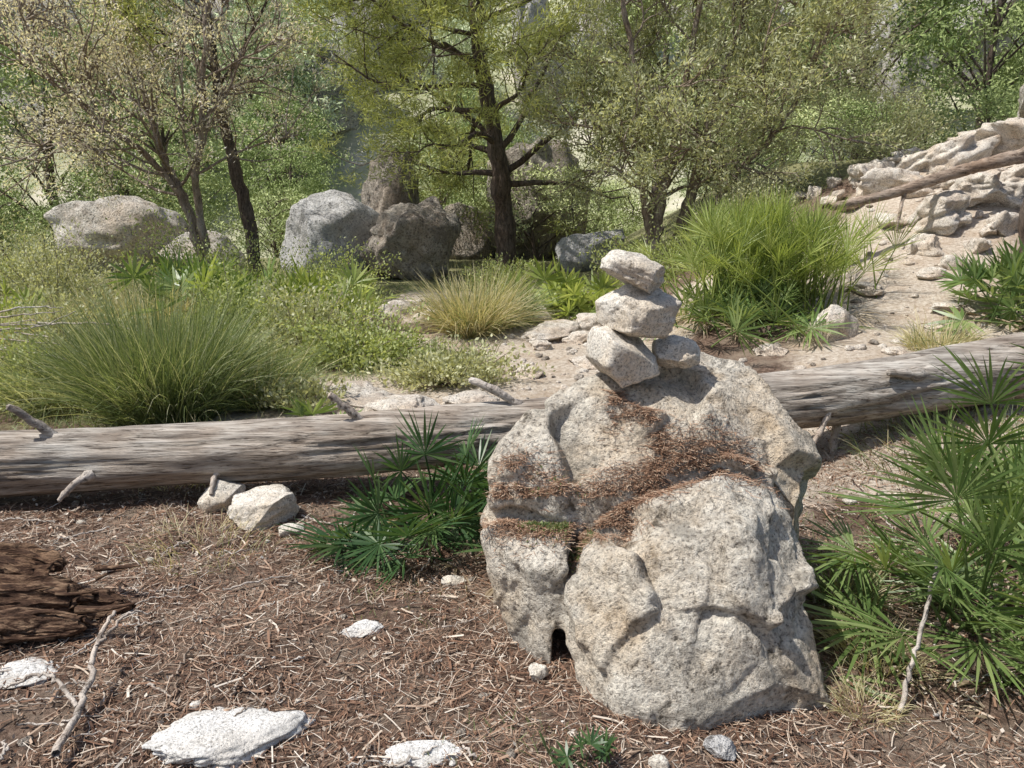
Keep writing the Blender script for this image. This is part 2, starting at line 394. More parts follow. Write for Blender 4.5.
stub((.08,4.38,.44),(-.23,4.35,.62),.028,.019,mb,1,.01,seed=3)
stub((-2.2,3.98,.2),(-2.32,3.84,.1),.03,.012,mb,1,.01,seed=4)
stub((-1.57,4.05,.2),(-1.57,3.93,.1),.02,.01,mb,1,.01,seed=5)
stub((1.86,4.5,.42),(1.73,4.42,.2),.018,.014,mb,1,.01,seed=6)
stub((2.55,4.68,.58),(2.2,4.55,.62),.06,.016,mb,0,.01,seed=7)
stub((2.0,4.72,.3),(1.95,4.6,.02),.03,.02,mb,1,.01,seed=8)
mb.obj('fallen_log',[M_log,M_stub])

def brch(pts,r0,r1,seed,m=0):
    r=np.random.default_rng(seed); P=spline(pts,24); P=P+r.normal(size=P.shape)*.004
    v,f=tube(P,np.linspace(r0,r1,24),6); mb.add(v,f,m,True)
mb=MB()
P=spline([(3.5,9.0,1.52),(4.2,9.15,1.66),(5.0,9.3,1.9),(5.6,9.4,2.05),(6.3,9.6,2.2),(8.,10.1,2.85)],80)
v,f=tube(P,np.linspace(.045,.10,80)*(1+.05*np.random.default_rng(3).normal(size=80)),12); mb.add(v,f,0,True)
stub(P[50],P[50]+[.7,-.2,.35],.04,.015,mb,0,seed=4); stub(P[20],P[20]+[-.1,-.1,-.45],.025,.015,mb,0,seed=5)
mb.obj('dead_branch',[M_branch])
mb=MB()
brch([(-1.32,2.0,.04),(-1.36,2.25,.06),(-1.42,2.45,.12),(-1.44,2.62,.15)],.013,.007,1)
brch([(-1.36,2.2,.06),(-1.5,2.3,.1),(-1.62,2.3,.07)],.008,.004,2)
brch([(-1.42,2.45,.12),(-1.36,2.56,.17),(-1.3,2.6,.16)],.007,.003,3)
mb.obj('dry_branch',[M_stub])
mb=MB()
brch([(1.24,2.24,.015),(1.32,2.35,.13),(1.4,2.45,.25),(1.5,2.6,.36)],.009,.006,9)
mb.obj('dry_palm_stem',[M_stub])
# rotten, splintered wood
mb=MB()
rz_=np.random.default_rng(6)
for k,(x,y,z,dx,dy,dz,a) in enumerate([(-2.08,2.86,.08,.85,.24,.17,.12),(-1.85,2.68,.04,.5,.14,.10,.3),(-2.22,3.02,.13,.7,.18,.15,.05),(-2.15,2.58,.05,.6,.16,.12,.2),(-1.7,2.92,.04,.4,.1,.06,.1)]):
    v,f=rock_geo((0,0,0),(dx,dy,dz),60+k,(0,0,0),planes=12,sub=6,rough=.16,box=True,bx=.6)
    v=v+np.stack([.03*fbm(v*np.array([2,60,60]),2),fbm(v*np.array([3,22,22])+k,4)*.05,fbm(v*np.array([3,26,26])+k+9,4)*.06],-1)
    R_=np.array(Euler((0,.08,a)).to_matrix()); mb.add(v@R_.T+[x,y,z],f,0,True)
for k in range(20):
    a=np.array([rz_.uniform(-2.3,-1.6),rz_.uniform(2.55,3.05),.03+.1*rz_.random()]); g=rz_.uniform(-.6,.8); L_=rz_.uniform(.08,.3); b=a+[L_*math.cos(g),L_*math.sin(g)*.5,rz_.uniform(-.05,.06)]; rr_=rz_.uniform(.006,.018)
    P=spline([a,(a+b)/2+rz_.normal(size=3)*.012,b],12); v,f=tube(P,np.linspace(rr_,rr_*.2,12),6)
    mb.add(v,f,0,True)
mb.obj('rotten_wood',[M_rot])
mb=MB(); r=np.random.default_rng(8)
for k in range(14):
    a=np.array([-4.4+r.uniform(-.5,.5),6.3+r.uniform(-.3,.5),.6]); b=a+[r.uniform(.4,1.3),r.uniform(-.3,.2),r.uniform(-.3,.15)]
    brch([a,(a+b)/2+r.normal(size=3)*.06,b],.011,.004,k+30)
mb.obj('dead_twigs',[M_stub])
mb=MB(); r=np.random.default_rng(18)
for k in range(230):
    x=r.uniform(-2.8,2.2); y=r.uniform(1.8,4); L=r.uniform(.06,.32); a=r.uniform(0,6.28); e=np.array([math.cos(a),math.sin(a)])*L
    p0=np.array([x,y,hz(x,y)+.015]); p2=np.array([x+e[0],y+e[1],hz(x+e[0],y+e[1])+.02]); 
    if -.2<x<1.2 and y>2.1: continue
    brch([p0,(p0+p2)/2+r.normal(size=3)*.015,p2],r.uniform(.003,.006),.002,k+60,k%2)
mb.obj('fallen_twigs',[M_stub,M_branch])

# ---------------------------------------------------------------- loose rocks
def gr(name,x,y,dims,seed,mat,sink=.3,rz=0.,**k):
    return rock(name,(x,y,hz(x,y)+dims[2]*(.5-sink)),dims,seed,mat,(0,0,rz),**k)
gr('limestone_slab',-.86,2.14,(.5,.3,.10),1,M_white,.4,.45,rough=.2,planes=8)
gr('limestone_slab',-.57,2.72,(.17,.11,.05),2,M_white,.4,.3,rough=.2)
gr('limestone_slab',-.25,2.03,(.26,.11,.06),3,M_white,.4,.1,rough=.2)
gr('limestone_rock',-1.28,3.85,(.36,.26,.2),4,M_cairn,.25,.5,box=True,planes=8,rough=.12)
gr('limestone_rock',-1.1,3.7,(.13,.1,.07),5,M_cairn,.25,.5)
gr('limestone_rock',-1.55,4.0,(.25,.2,.2),6,M_cairn,.25,.1)
gr('limestone_slab',-1.75,2.5,(.3,.2,.05),7,M_white,.45,.1,rough=.2)
gr('limestone_rock',.09,2.42,(.07,.06,.07),8,M_cairn,.2)
gr('limestone_rock',.62,2.06,(.1,.08,.07),9,M_grey,.2)
gr('limestone_rock',.42,1.98,(.06,.05,.05),10,M_cairn,.2)
gr('limestone_rock',-.25,3.15,(.11,.08,.07),12,M_cairn,.3)
gr('limestone_rock',2.95,7.2,(.42,.35,.36),13,M_pale,.2,.3,box=True,planes=8)
rr=np.random.default_rng(77)
for (x,y,w,h) in [(-1.35,9.3,.75,.5),(-1.9,9.5,.6,.45),(-.95,9.1,.5,.42),(-1.6,8.7,.4,.3),(-1.3,6.0,.9,.25),(-.8,5.8,.7,.2),(-1.7,6.2,.6,.2),(-.3,6.0,.5,.16),(.4,8.8,.9,.25),(1.0,9.3,.7,.3),(.2,9.8,.8,.3),(-.2,10.8,.8,.35),(1.5,9.8,.6,.3),(2.3,7.0,.35,.12),(.15,7.1,.45,.14),(.75,7.4,.5,.14),(.5,6.0,.5,.14),(3.6,6.2,.5,.12),(4.2,7.6,.5,.12),(2.1,8.7,.5,.2),(.9,5.5,.4,.1),(.3,8.2,.3,.15),(.7,8.5,.35,.2),(3.9,7.2,.3,.1),(3.7,8.3,.4,.15),(4.4,8.4,.35,.15),(3.2,6.5,.25,.1)]:
    gr('path_rock',x,y,(w,w*rr.uniform(.6,.9),h),int(rr.integers(1e6)),M_pale,.35,rr.uniform(0,3),rough=.16)
rr=np.random.default_rng(78)
SL=[(4.9,9.6,1.0,.5),(5.6,10,1.2,.6),(5.0,10.6,1.,.6),(6.2,9.9,1.4,.6),(7.0,10.4,1.6,.7),(6.1,9.1,.9,.35),(7.2,9.4,1.3,.5),(5.5,9.1,.6,.3),(7.8,10.6,1.8,.9),(4.6,9.0,.5,.3),(6.9,11.3,1.7,.8),(5.9,11.2,1.4,.6),(4.9,11.4,1.1,.5)]
SL+=[(rr.uniform(4.2,8.2),rr.uniform(8.4,12.3),rr.uniform(.12,.6),rr.uniform(.08,.3)) for _ in range(80)]
for (x,y,w,h) in SL:
    o=gr('slope_rock',x,y,(w,w*rr.uniform(.5,.9),h),int(rr.integers(1e6)),M_pale,.38,rr.uniform(0,3),rough=.2,sub=5 if w>.9 else 4,planes=12,dlo=.4); o.rotation_euler=(rr.normal()*.15,-.12+rr.normal()*.2,0)
gr('background_boulder',-7.2,15,(2.4,2.0,1.6),101,M_far,.12,.3,rough=.12)
gr('background_boulder',-5.7,14.6,(1.5,1.3,.95),102,M_far,.2,.9)
gr('background_boulder',-3.25,14.6,(1.9,1.7,1.75),103,M_grey,.15,.2,dlo=.7,dhi=.95,rough=.1)
gr('background_boulder',-1.75,14.2,(1.8,1.5,1.6),104,M_brown,.12,.8,planes=9,rough=.2)
gr('background_boulder',-2.45,16.,(1.4,1.5,2.6),105,M_brown,.1,.1,rough=.18)
gr('background_boulder',.6,18,(2.6,2.,2.9),106,M_brown,.1,.5,rough=.18)
gr('background_boulder',1.5,15.2,(1.4,1.,.9),107,M_grey,.2,.5)
gr('background_boulder',-.9,18,(1.4,1.5,1.5),110,M_brown,.2,.9)
gr('background_boulder',8.45,12.6,(2.1,2.,1.7),108,M_far,.05,.4,rough=.14)

# ---------------------------------------------------------------- litter
def flat_needles(P,L,W,rng,tilt=.25):
    N=len(P); a=rng.uniform(0,2*np.pi,N); d=nrm(np.stack([np.cos(a),np.sin(a),rng.normal(size=N)*tilt],-1))
    s=nrm(np.cross(d,np.array([0,0,1.])+rng.normal(size=(N,3))*.3))
    L=L*rng.uniform(.5,1.4,N); W=W*rng.uniform(.7,1.4,N)
    d2=nrm(d+np.cross(d,[0,0,1.])*rng.normal(size=(N,1))*.25)
    a0=P-d*L[:,None]*.5; a1=P; a2=P+d2*L[:,None]*.5; o=s*W[:,None]*.5
    V=np.stack([a0-o,a0+o,a1-o,a1+o,a2-o,a2+o],1).reshape(-1,3)
    b=np.arange(N)[:,None]*6
    F=np.stack([b+[0,1,3,2],b+[2,3,5,4]],1).reshape(-1,4); return V,F
r=np.random.default_rng(5); mb=MB()
N=75000; x=r.uniform(-3.4,3.0,N); y=1.5+3.3*r.uniform(0,1,N)**1.1
dn=fbm(np.stack([x*1.8,y*1.8,0*x],-1)+3,3); k=dn>-.02+r.normal(size=N)*.12-.1; x=x[k];y=y[k]
P=np.stack([x,y,H(x,y)+r.uniform(.002,.016,len(x))],-1)
v,f=flat_needles(P,.065,.002,r); mb.add(v,f,0)
N=3000; x=r.uniform(-3.6,3.2,N); y=r.uniform(1.5,5,N); P=np.stack([x,y,H(x,y)+.012],-1)
v,f=flat_needles(P,.09,.006,r,.15); mb.add(v,f,0)
N=26000; x=r.uniform(-3.6,3.2,N); y=r.uniform(1.5,5,N); P=np.stack([x,y,H(x,y)+.006],-1)
v,f=leaves(P,.02,.011,r); mb.add(v,f,0)
mb.obj('pine_needle_litter',[M_litter])
mb=MB()
for k in range(520):
    x=r.uniform(-3,2.6); y=r.uniform(1.7,4.6); s=.005+.022*r.random()**5
    v,f=rock_geo((x,y,hz(x,y)+s*.2),(s*2,s*1.6,s*1.2),int(r.integers(1e6)),(0,0,r.uniform(0,3)),planes=6,sub=2,rough=.2); mb.add(v,f,[3,1,3,3,0][k%5],True)
for k in range(1100):
    P0=PATHS[r.integers(0,3)]; i=r.integers(0,len(P0)-1); q=P0[i]+(P0[i+1]-P0[i])*r.random()+r.normal(size=2)*.6
    s=.012+.05*r.random()**3
    v,f=rock_geo((q[0],q[1],hz(*q)+s*.1),(s*2,s*1.6,s*1.2),int(r.integers(1e6)),(0,0,r.uniform(0,3)),planes=6,sub=2,rough=.2); mb.add(v,f,2 if k%3 else 3,True)
mb.obj('gravel',[M_white,M_cairn,M_pale,M_brown])
def seg_pts(poly,wid,N,nz=.5):
    poly=np.array(poly,float); o=[]
    for _ in range(N):
        i=r.integers(0,len(poly)-1); p=poly[i]+(poly[i+1]-poly[i])*r.random()+r.normal(size=2)*wid*r.random()
        z,nn=btop(*p)
        if z and nn.z>nz: o.append((p[0],p[1],z+r.uniform(.001,.009)))
    return np.array(o)
mb=MB()
P=np.concatenate([seg_pts([(-.06,2.78),(.06,2.72),(.22,2.68),(.40,2.67)],.06,7500,.35),seg_pts([(.3,2.66),(.48,2.70),(.68,2.75),(.88,2.75)],.07,8000,.35),seg_pts([(.50,2.74),(.56,2.80),(.50,2.88),(.38,2.93),(.42,3.0)],.035,1800)])
v,f=flat_needles(P,.05,.0018,r,.1); mb.add(v,f,0)
G=seg_pts([(.05,2.72),(.2,2.67),(.27,2.63)],.035,1800); v,f=leaves(G,.016,.007,r,.8); mb.add(v,f,1)
mb.obj('needles_on_boulder',[M_rlitter,M_grass])

# ---------------------------------------------------------------- fan palms
def fan(mb,H0,d,size,rng,mat,nl=22,span=110,roll=0,droop=.08,wf=.36):
    d=nrm(np.array(d)); s=nrm(np.cross(d,[0,0,1.])+1e-6); n=np.cross(s,d)
    c,si=math.cos(roll),math.sin(roll); s,n=s*c+n*si, n*c-s*si
    th=np.radians(np.linspace(-span,span,nl)+rng.normal(size=nl)*2.)
    D=np.cos(th)[:,None]*d+np.sin(th)[:,None]*s+n*(.06+.15*np.abs(np.sin(th)))[:,None]
    D=nrm(D+rng.normal(size=(nl,3))*.03)
    side=nrm(np.cross(D,n)); tl=np.where(np.arange(nl)%2,.4,-.4)+rng.normal(size=nl)*.1
    side=nrm(side+n*tl[:,None])
    L=size*(1-.25*(np.abs(th)/np.radians(span))**2)*rng.uniform(.85,1.08,nl)
    W=2*np.radians(span)/nl*wf*size*1.15
    v,f=strips(np.repeat(H0[None],nl,0),D,side,L,W,5,droop*rng.uniform(.3,1.8,nl),'fan'); mb.add(v,f,mat)
def palm(name,x,y,n,pet,size,mat,seed,spread=.12,emin=5,emax=85,dead=3,z=None,nl=22,face=.0,wf=.36,fans=(),sp=(85,125)):
    rng=np.random.default_rng(seed); mb=MB(); z0=hz(x,y) if z is None else z
    for k in range(n+dead+len(fans)):
        a=rng.uniform(0,2*np.pi)
        el=math.radians(rng.uniform(emin,emax)); dd=n<=k<n+dead
        if dd: el=math.radians(rng.uniform(-5,15))
        b=np.array([x,y,z0])+np.append(rng.normal(size=2)*spread,0)
        if k>=n+dead:
            tgt=np.array(fans[k-n-dead]); b=np.array([x,y,z0]); P=spline([b,(b+tgt)/2+np.array([0,0,.05]),tgt],7)
        else:
            d=np.array([math.cos(a)*math.cos(el),math.sin(a)*math.cos(el),math.sin(el)])
            L=pet*rng.uniform(.5,1.15)
            t=np.linspace(0,1,7)[:,None]; P=b+d*L*t-np.array([0,0,1])*L*.12*t**2
        v,f=tube(P,np.linspace(.007,.004,7)*(size/.3),4); mb.add(v,f,1 if dd else 0,True)
        e=nrm(P[-1]-P[-2]); e=nrm(e+rng.normal(size=3)*.15+np.array([0,-face,-.1]))
        fan(mb,P[-1],e,size*rng.uniform(.75,1.15),rng,1 if dd else 0,nl,rng.uniform(*sp),rng.normal()*.5,rng.uniform(.02,.14)+(.3 if dd else 0),wf)
    return mb.obj(name,[mat,M_dead])
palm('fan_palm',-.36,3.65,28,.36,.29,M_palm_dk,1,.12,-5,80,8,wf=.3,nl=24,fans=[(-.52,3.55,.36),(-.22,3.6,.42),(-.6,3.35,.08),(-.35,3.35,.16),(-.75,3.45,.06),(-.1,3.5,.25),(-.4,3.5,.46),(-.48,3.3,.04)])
palm('fan_palm',1.75,2.75,24,.52,.33,M_palm,2,.14,5,85,7,nl=28,wf=.27,fans=[(1.5,2.55,.36),(1.75,2.6,.5),(1.95,2.6,.3),(1.4,2.75,.25),(1.6,2.45,.12),(1.3,2.8,.3),(1.85,2.5,.12),(1.6,2.7,.55)])
palm('fan_palm',2.3,3.3,28,.66,.38,M_palm,3,.15,10,88,4,nl=26,wf=.28,fans=[(2.2,3.1,.75),(2.0,3.2,.6),(2.4,3.,.5),(2.05,3.3,.75),(2.3,3.2,.9)])
palm('fan_palm',2.05,2.5,8,.3,.26,M_palm,13,.1,5,60,3,wf=.28)
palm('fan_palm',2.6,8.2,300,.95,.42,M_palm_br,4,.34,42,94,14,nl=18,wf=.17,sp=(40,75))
palm('fan_palm',2.3,7.9,60,.4,.36,M_palm,14,.35,15,80,8,nl=16,wf=.22)
palm('fan_palm',4.75,7.3,45,.65,.38,M_palm,5,.25,5,85,4,nl=16)
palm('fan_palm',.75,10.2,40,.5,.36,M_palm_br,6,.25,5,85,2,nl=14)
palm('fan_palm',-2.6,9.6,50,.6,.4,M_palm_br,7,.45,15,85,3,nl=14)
palm('fan_palm',-3.7,9.8,40,.6,.4,M_palm,8,.35,15,85,3,nl=14)
palm('fan_palm',-1.9,8.6,14,.5,.32,M_palm_br,9,.25,25,85,1,nl=14)
palm('fan_palm',-1.25,5.3,8,.3,.25,M_palm,10,.2,5,75,1,nl=14)
palm('fan_palm',.21,1.98,7,.07,.07,M_palm_dk,11,.03,30,85,0,nl=10)
palm('fan_palm',-5.8,8.8,26,.4,.33,M_palm_br,12,.35,15,85,1,nl=14)

# ---------------------------------------------------------------- grass
def grass(name,x,y,n,rad,L,mat,seed,W=.006,droop=.6,mat2=None,elm=66):
    rng=np.random.default_rng(seed); mb=MB()
    a=rng.uniform(0,2*np.pi,n); rr_=rad*np.sqrt(rng.random(n)); bx=x+np.cos(a)*rr_; by=y+np.sin(a)*rr_
    B=np.stack([bx,by,H(bx,by)-.01],-1)
    a2=a+rng.normal(size=n)*.7; el=np.radians(np.clip(rng.normal(elm,13,n)-14*rr_/rad,15,90))
    d=np.stack([np.cos(a2)*np.cos(el),np.sin(a2)*np.cos(el),np.sin(el)],-1)
    side=nrm(np.cross(d,rng.normal(size=(n,3))))
    k=rng.random(n)<.8
    for msk,mi in ((k,0),(~k,1)):
        v,f=strips(B[msk],d[msk],side[msk],(L*rng.uniform(.35,1.15,n))[msk],W,5,(droop*rng.uniform(.3,1.3,n))[msk]); mb.add(v,f,mi)
    return mb.obj(name,[mat,mat2 or M_drygrass])
grass('grass_tussock',-2.6,5.8,6500,.40,1.25,M_grass,1,.0055,.43,M_shrub2,77)
grass('grass_tussock',-3.5,6.1,2200,.35,.85,M_shrub2,2,.006,.5,M_grass,68)
grass('grass_tussock',-2.0,6.1,1500,.25,.8,M_grass,21,.0055,.5,M_drygrass,68)
grass('grass_tussock',-.45,9.0,2600,.3,1.0,M_drygrass,3,.008,.5,M_grass,70)
grass('grass_tussock',-.1,9.5,1500,.25,.8,M_grass,4,.008,.55)
grass('grass_tussock',-4.3,9.2,2600,.6,.9,M_drygrass,5,.009,.5,M_grass)
grass('grass_tussock',-5.2,8.2,2000,.5,.7,M_drygrass,6,.009,.5,M_shrub)
grass('grass_tussock',1.35,3.0,380,.12,.38,M_grass,7,.004,.5)
grass('grass_tussock',1.3,2.55,260,.14,.28,M_drygrass,8,.003,.5)
grass('grass_tussock',3.6,6.6,500,.25,.45,M_drygrass,9,.006,.5,M_grass)
grass('grass_tussock',1.75,8.9,500,.25,.4,M_drygrass,12,.006,.5,M_grass)
grass('grass_tussock',-1.9,4.75,900,.5,.3,M_drygrass,14,.004,.5,M_grass)
grass('grass_tussock',1.15,2.28,200,.09,.16,M_drygrass,15,.003,.5)
grass('grass_tussock',2.6,4.35,700,.6,.35,M_grass,16,.004,.5)
grass('grass_tussock',-1.45,3.5,260,.3,.2,M_drygrass,17,.003,.5,M_grass)
rng=np.random.default_rng(91); mb=MB(); n=16000
x=rng.uniform(-7,1.2,n); y=rng.uniform(4.7,13,n); k=(pdist(x,y)>.7); x=x[k];y=y[k];n=len(x)
d=nrm(np.stack([rng.normal(size=n)*.5,rng.normal(size=n)*.5,np.ones(n)],-1)); s=nrm(np.cross(d,rng.normal(size=(n,3))))
v,f=strips(np.stack([x,y,H(x,y)],-1),d,s,rng.uniform(.08,.3,n),.007,3,.3); mb.add(v,f,0)
n=8000; x=rng.uniform(-3,2.6,n); y=rng.uniform(1.8,4.6,n); k=fbm(np.stack([x*2,y*2,0*x],-1)+50,2)>.25; x=x[k];y=y[k];n=len(x)
d=nrm(np.stack([rng.normal(size=n)*.6,rng.normal(size=n)*.6,np.ones(n)],-1)); s=nrm(np.cross(d,rng.normal(size=(n,3))))
v,f=strips(np.stack([x,y,H(x,y)],-1),d,s,rng.uniform(.03,.08,n),.003,3,.3); mb.add(v,f,0)
mb.obj('grass',[M_grass])

# ---------------------------------------------------------------- shrubs
def shrub(name,x,y,w,dp,h,n,mat,seed,L=.045,W=.022,nc=45):
    rng=np.random.default_rng(seed); mb=MB(); z0=hz(x,y)
    u=nrm(rng.normal(size=(nc,3))); u[:,2]=np.abs(u[:,2]); rad=rng.uniform(.5,1.15,nc)
    Cc=u*rad[:,None]*np.array([w/2,dp/2,h])
    base=np.array([x,y,z0])
    for c in Cc:
        P=spline([base+np.array([c[0]*.2,c[1]*.2,0]),base+c*.55+rng.normal(size=3)*.02,base+c],6)
        v,f=tube(P,np.linspace(.008,.003,6),3); mb.add(v,f,1)
    i=rng.integers(0,nc,n); t=rng.uniform(.45,1.1,n)
    P=base+Cc[i]*t[:,None]+rng.normal(size=(n,3))*np.array([w,dp,h])*.065
    P[:,2]=np.maximum(P[:,2],H(P[:,0],P[:,1])+.01)
    v,f=leaves(P,L,W,rng,.5,nrm(Cc[i])*.6); mb.add(v,f,0)
    return mb.obj(name,[mat,M_bark2])
SH=[(-.5,6.7,1.3,.8,.36,4500,M_shrub2),(-1.5,7.4,1.5,1.1,.55,7000,M_shrub),(-2.1,8.0,1.4,1.2,.75,7000,M_shrub2),(-2.9,8.4,1.6,1.3,.85,8000,M_shrub),(-4.2,7.4,1.5,1.2,.65,6000,M_shrub2),(-5.6,7.2,1.6,1.2,.7,6000,M_shrub),
(-5.9,10.2,2.4,1.8,1.1,8000,M_shrub2),(-4.3,11.2,2.4,1.6,1.2,8000,M_shrub),(-2.5,11,1.8,1.4,.8,6000,M_shrub),(-3.7,6.1,1,.8,.5,4000,M_shrub),(-1.6,5.9,.8,.5,.3,2500,M_shrub2),(-7.2,10.8,2,1.5,1.0,6000,M_shrub),
(-7.6,12.5,2.4,2,1.1,6000,M_shrub2),(-.2,12,1.4,1,.55,4000,M_shrub),(3.3,11.5,1.6,1.2,.9,5000,M_shrub2),(1.9,11.6,1.6,1.2,.9,5000,M_shrub),(6.2,13.6,2.6,1.6,1.2,6000,M_shrub2)]
for k,(x,y,w,d,h,n,m) in enumerate(SH): shrub('shrub',x,y,w,d,h,n,m,k+200)

# ---------------------------------------------------------------- trees
def child(rng,p,tan,L,ang,elev,npts=6,wob=.08,droop=0.):
    a=nrm(np.cross(tan,rng.normal(size=3))); d=nrm(tan*math.cos(ang)+a*math.sin(ang)); d[2]+=elev; d=nrm(d)
    P=[p]
    for k in range(npts-1):
        d=nrm(d+rng.normal(size=3)*wob*1.6+np.array([0,0,-droop])); P.append(P[-1]+d*L/(npts-1))
    return np.array(P)
def tree(name,trunks,mats,seed,n1,n2,n3,L1,L2,L3,start=.25,ang=1.2,elev=.1,nf=30,fs=.12,fw=.012,cl=.16,taper=.7,droop=.02):
    rng=np.random.default_rng(seed); mb=MB(); anchors=[];dirs=[]
    for pts,r0,r1 in trunks:
        T=spline(pts,40); T[1:-1]+=rng.normal(size=(38,3))*.012
        R=np.linspace(r0,r1,40); R[:3]*=[1.5,1.25,1.1]
        v,f=tube(T,R*(1+.06*rng.normal(size=40)),12); mb.add(v,f,0,True)
        Tt=nrm(np.gradient(T,axis=0))
        for i in range(n1):
            fr=start+(1-start)*(i+rng.random())/n1; k=min(int(fr*39),39)
            l=L1*(1-taper*(fr-start)/(1-start))*rng.uniform(.6,1.2)
            B=child(rng,T[k],Tt[k],l,ang*rng.uniform(.8,1.15),elev,9,.09,droop)
            v,f=tube(B,np.linspace(R[k]*.42,.012,9),6); mb.add(v,f,0,True)
            Bt=nrm(np.gradient(B,axis=0))
            for j in range(n2):
                kk=rng.integers(3,9); l2=L2*rng.uniform(.5,1.2)
                C2=child(rng,B[kk],Bt[kk],l2,rng.uniform(.5,1.1),.1,6,.12,droop)
                v,f=tube(C2,np.linspace(.014,.005,6),4); mb.add(v,f,0)
                Ct=nrm(np.gradient(C2,axis=0))
                for q in range(n3):
                    k3=rng.integers(2,6); D=child(rng,C2[k3],Ct[k3],L3*rng.uniform(.5,1.2),rng.uniform(.4,1.),.15,4,.15,droop)
                    v,f=tube(D,np.linspace(.006,.003,4),3); mb.add(v,f,0)
                    anchors+=[D[2],D[3]]; dirs+=[Ct[k3]]*2
                anchors+=[C2[5]]; dirs+=[Ct[5]]
    A=np.array(anchors); Dd=np.array(dirs); n=len(A)*nf; i=np.repeat(np.arange(len(A)),nf)
    P=A[i]+rng.normal(size=(n,3))*cl*np.array([1,1,.6])
    v,f=leaves(P,fs,fw,rng,.35,Dd[i]*.6); mb.add(v,f,1)
    return mb.obj(name,mats)

zb=hz(-.13,15)
tree('pine_tree',[([(-.1,15,zb-.2),(-.15,15,zb+1.2),(-.35,15,zb+2.6),(-.62,15,zb+4.2),(-.75,15,zb+6),(-.8,15,zb+7.6)],.21,.06)],[M_bark,M_pine],1,34,7,4,3.3,1.3,.55,start=.26,ang=1.35,elev=.05,nf=30,fs=.15,fw=.017,cl=.11,taper=.45,droop=.012)
z1=hz(-4.4,12)
tree('pale_tree',[([(-4.5,12,z1-.2),(-4.75,12,z1+1.2),(-5.1,12,z1+2.2),(-5.6,12.1,z1+4.5)],.09,.03),([(-4.4,12,z1-.1),(-4.55,11.8,z1+1.4),(-4.3,11.6,z1+2.6),(-4.0,11.5,z1+4.6)],.07,.025),([(-4.5,12,z1),(-4.9,11.9,z1+1.6),(-5.9,11.7,z1+2.6),(-6.8,11.7,z1+3.4)],.06,.02)],[M_bark2,M_paleleaf],2,13,7,5,1.7,.8,.4,start=.4,ang=1.1,elev=.25,nf=9,fs=.055,fw=.018,cl=.08,taper=.4,droop=-.01)
z2=hz(-4.1,12.6)
tree('pine_tree',[([(-4.0,12.6,z2-.2),(-4.1,12.6,z2+1.2),(-4.35,12.6,z2+2.6),(-4.5,12.6,z2+4.6),(-4.5,12.6,z2+7)],.12,.04)],[M_bark,M_pine],3,12,5,4,2.0,.9,.45,start=.55,nf=22,fs=.14,fw=.015,cl=.1)
z3=hz(2.4,13)
tree('olive_tree',[([(2.25,13,z3-.2),(2.35,13,z3+.9),(2.6,13,z3+2.2),(3.0,13,z3+5)],.12,.03),([(2.55,13.2,z3-.2),(2.9,13.2,z3+1.1),(3.2,13.1,z3+2.6),(4.0,13,z3+5)],.12,.03),([(2.3,13,z3-.1),(2.1,12.9,z3+1.),(1.9,12.8,z3+2.6),(1.5,12.8,z3+4.6)],.09,.03),([(2.6,13.1,z3),(3.4,12.9,z3+1.2),(4.2,12.8,z3+2.2),(4.8,12.8,z3+3.6)],.07,.025)],[M_bark2,M_olive],4,15,7,5,1.6,.75,.38,start=.33,ang=1.1,elev=.2,nf=16,fs=.08,fw=.022,cl=.1,taper=.3,droop=.02)
z5=hz(5.35,8.2)
tree('pine_tree',[([(5.28,8.2,z5-.2),(5.24,8.2,z5+1.2),(5.28,8.3,z5+2.6),(5.6,8.4,z5+5),(5.7,8.4,z5+7)],.11,.05)],[M_bark,M_pine],5,8,5,4,1.6,.8,.5,start=.72,nf=14,fs=.13,fw=.014,cl=.12)

# distant forest variants
def ftree(seed,h,w,mats,n=9000,leaf=.2):
    rng=np.random.default_rng(seed); mb=MB()
    T=spline([(0,0,-.5),(rng.normal()*.15,0,h*.4),(rng.normal()*.3,rng.normal()*.3,h*.95)],14)
    v,f=tube(T,np.linspace(h*.028,h*.006,14),7); mb.add(v,f,0,True)
    nc=46; t=rng.uniform(.25,1.,nc)**.85; a=rng.uniform(0,2*np.pi,nc)
    rad=w/2*np.sqrt(np.clip(1-((t-.5)/.58)**2,.05,1))*rng.uniform(.35,1.05,nc)
    Cc=np.stack([np.cos(a)*rad,np.sin(a)*rad,t*h],-1)
    for c in Cc[::2]:
        k=min(int(max(c[2]/h-.12,.1)*13),12); P=spline([T[k],(T[k]+c)/2+[0,0,.1],c],5); v,f=tube(P,np.linspace(h*.008,.01,5),4); mb.add(v,f,0)
    sz=rng.uniform(.05,.11,nc)*w
    i=rng.integers(0,nc,n); P=Cc[i]+rng.normal(size=(n,3))*sz[i][:,None]*np.array([1,1,.45])
    v,f=leaves(P,leaf,leaf*.28,rng,.4); mb.add(v,f,1)
    return mb.mesh('forest_pine_mesh',mats)
def scatter(name,meshes,pts,rng,smin,smax):
    e=bpy.data.objects.new(name,None); scene.collection.objects.link(e)
    for k,(x,y) in enumerate(pts):
        o=bpy.data.objects.new('forest_tree_%d'%k,meshes[rng.integers(0,len(meshes))]); scene.collection.objects.link(o); o.parent=e
        s=rng.uniform(smin,smax); o.location=(x,y,hz(x,y)); o.rotation_euler=(rng.normal()*.04,rng.normal()*.04,rng.uniform(0,6.28)); o.scale=(s*rng.uniform(.85,1.2),s*rng.uniform(.85,1.2),s)
rng=np.random.default_rng(50)
near=[ftree(s,5.2,3.6,[M_bark,M_forest],9000,.14) for s in (1,2,3)]
far=[ftree(s,6,4.6,[M_bark,M_forest_hazed],5000,.26) for s in (11,12,13,14)]
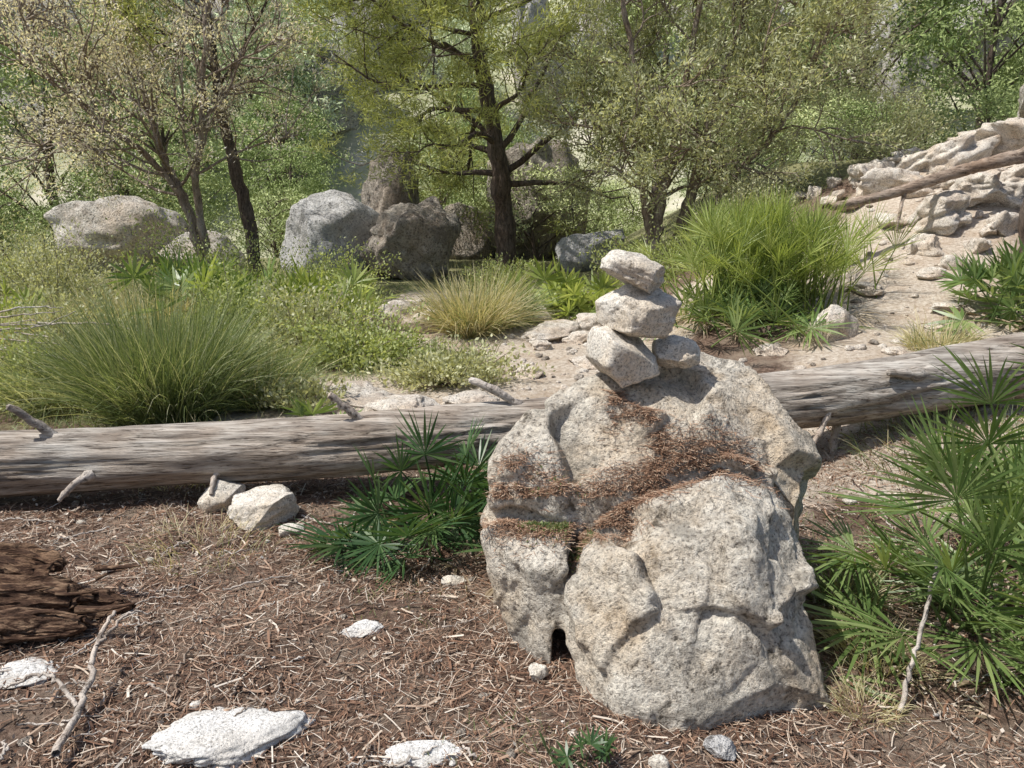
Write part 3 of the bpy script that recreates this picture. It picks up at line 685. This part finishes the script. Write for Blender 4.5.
OC=[(-7.6,36,4.5,6),(-5,39,5,6),(1.5,37,6,7),(5,40,6,7),(-21.5,37,8,8),(-26,42,9,8),(17,37,6,8),(22,40,8,8),(-15,44,6,6),(11,44,8,7)]
def clear(x,y,f):
    return any(abs(x*b/max(y,1)-a)<w*.42 and y<b+2 and y>b-f for a,b,w,h in OC)
pts=[]
while len(pts)<30:
    y=rng.uniform(20,33); x=rng.uniform(-1,1)*(y*.78+2)
    if clear(x,y,18): continue
    if all((x-a)**2+(y-b)**2>6 for a,b in pts): pts.append((x,y))
pts+=[(11.2,20),(7.6,18.2),(-9.8,17.8),(14.,21)]
scatter('forest_trees',near,pts,rng,.65,1.1)
pts=[]
while len(pts)<240:
    y=31+35*rng.random(); x=rng.uniform(-1,1)*(y*.75+4)
    if clear(x,y,12): continue
    if fbm(np.array([[x*.06,y*.06,3.]]),2)[0]>-.3: pts.append((x,y))
scatter('distant_forest',far,pts,rng,.5,1.0)
und=[ftree(s,1.6,2.2,[M_bark,M_forest],4500,.085) for s in (31,32)]
pts=[(rng.uniform(-15,15),rng.uniform(16,26)) for _ in range(60)]
pts=[p for p in pts if not(abs(p[0]+2)<2.4 and p[1]<17.5)]
scatter('understory_bushes',und,pts,rng,.6,1.3)
for k,(x,y,w,h) in enumerate(OC):
    rock('rock_outcrop',(x,y,hz(x,y)+h*.25),(w,w*.6,h),500+k,M_cliff,(0,0,k*.7),planes=14,sub=5,rough=.28,dlo=.4)

# ---------------------------------------------------------------- light
S=Vector((-.46,-.14,.84)).normalized(); el=math.asin(S.z); az=math.atan2(S.x,S.y)
w=bpy.data.worlds.new('World'); scene.world=w; w.use_nodes=True; nt=w.node_tree
bg=nt.nodes['Background']; sk=nt.nodes.new('ShaderNodeTexSky'); sk.sky_type='NISHITA'; sk.sun_disc=False
sk.sun_elevation=el; sk.sun_rotation=az; sk.dust_density=2.
nt.links.new(sk.outputs[0],bg.inputs[0]); bg.inputs[1].default_value=.125
ld=bpy.data.lights.new('sun','SUN'); ld.energy=5; ld.angle=math.radians(.5); ld.color=(1,.965,.9)
lo=bpy.data.objects.new('sun',ld); scene.collection.objects.link(lo); lo.rotation_euler=S.to_track_quat('Z','Y').to_euler(); lo.location=(-8,5,15)

cd=bpy.data.cameras.new('camera'); cam=bpy.data.objects.new('camera',cd); scene.collection.objects.link(cam)
cam.location=(0,0,1.6); cam.rotation_euler=(math.radians(77),0,0); cd.lens=28; cd.sensor_width=36; cd.clip_end=2000; cd.clip_start=.05
scene.camera=cam
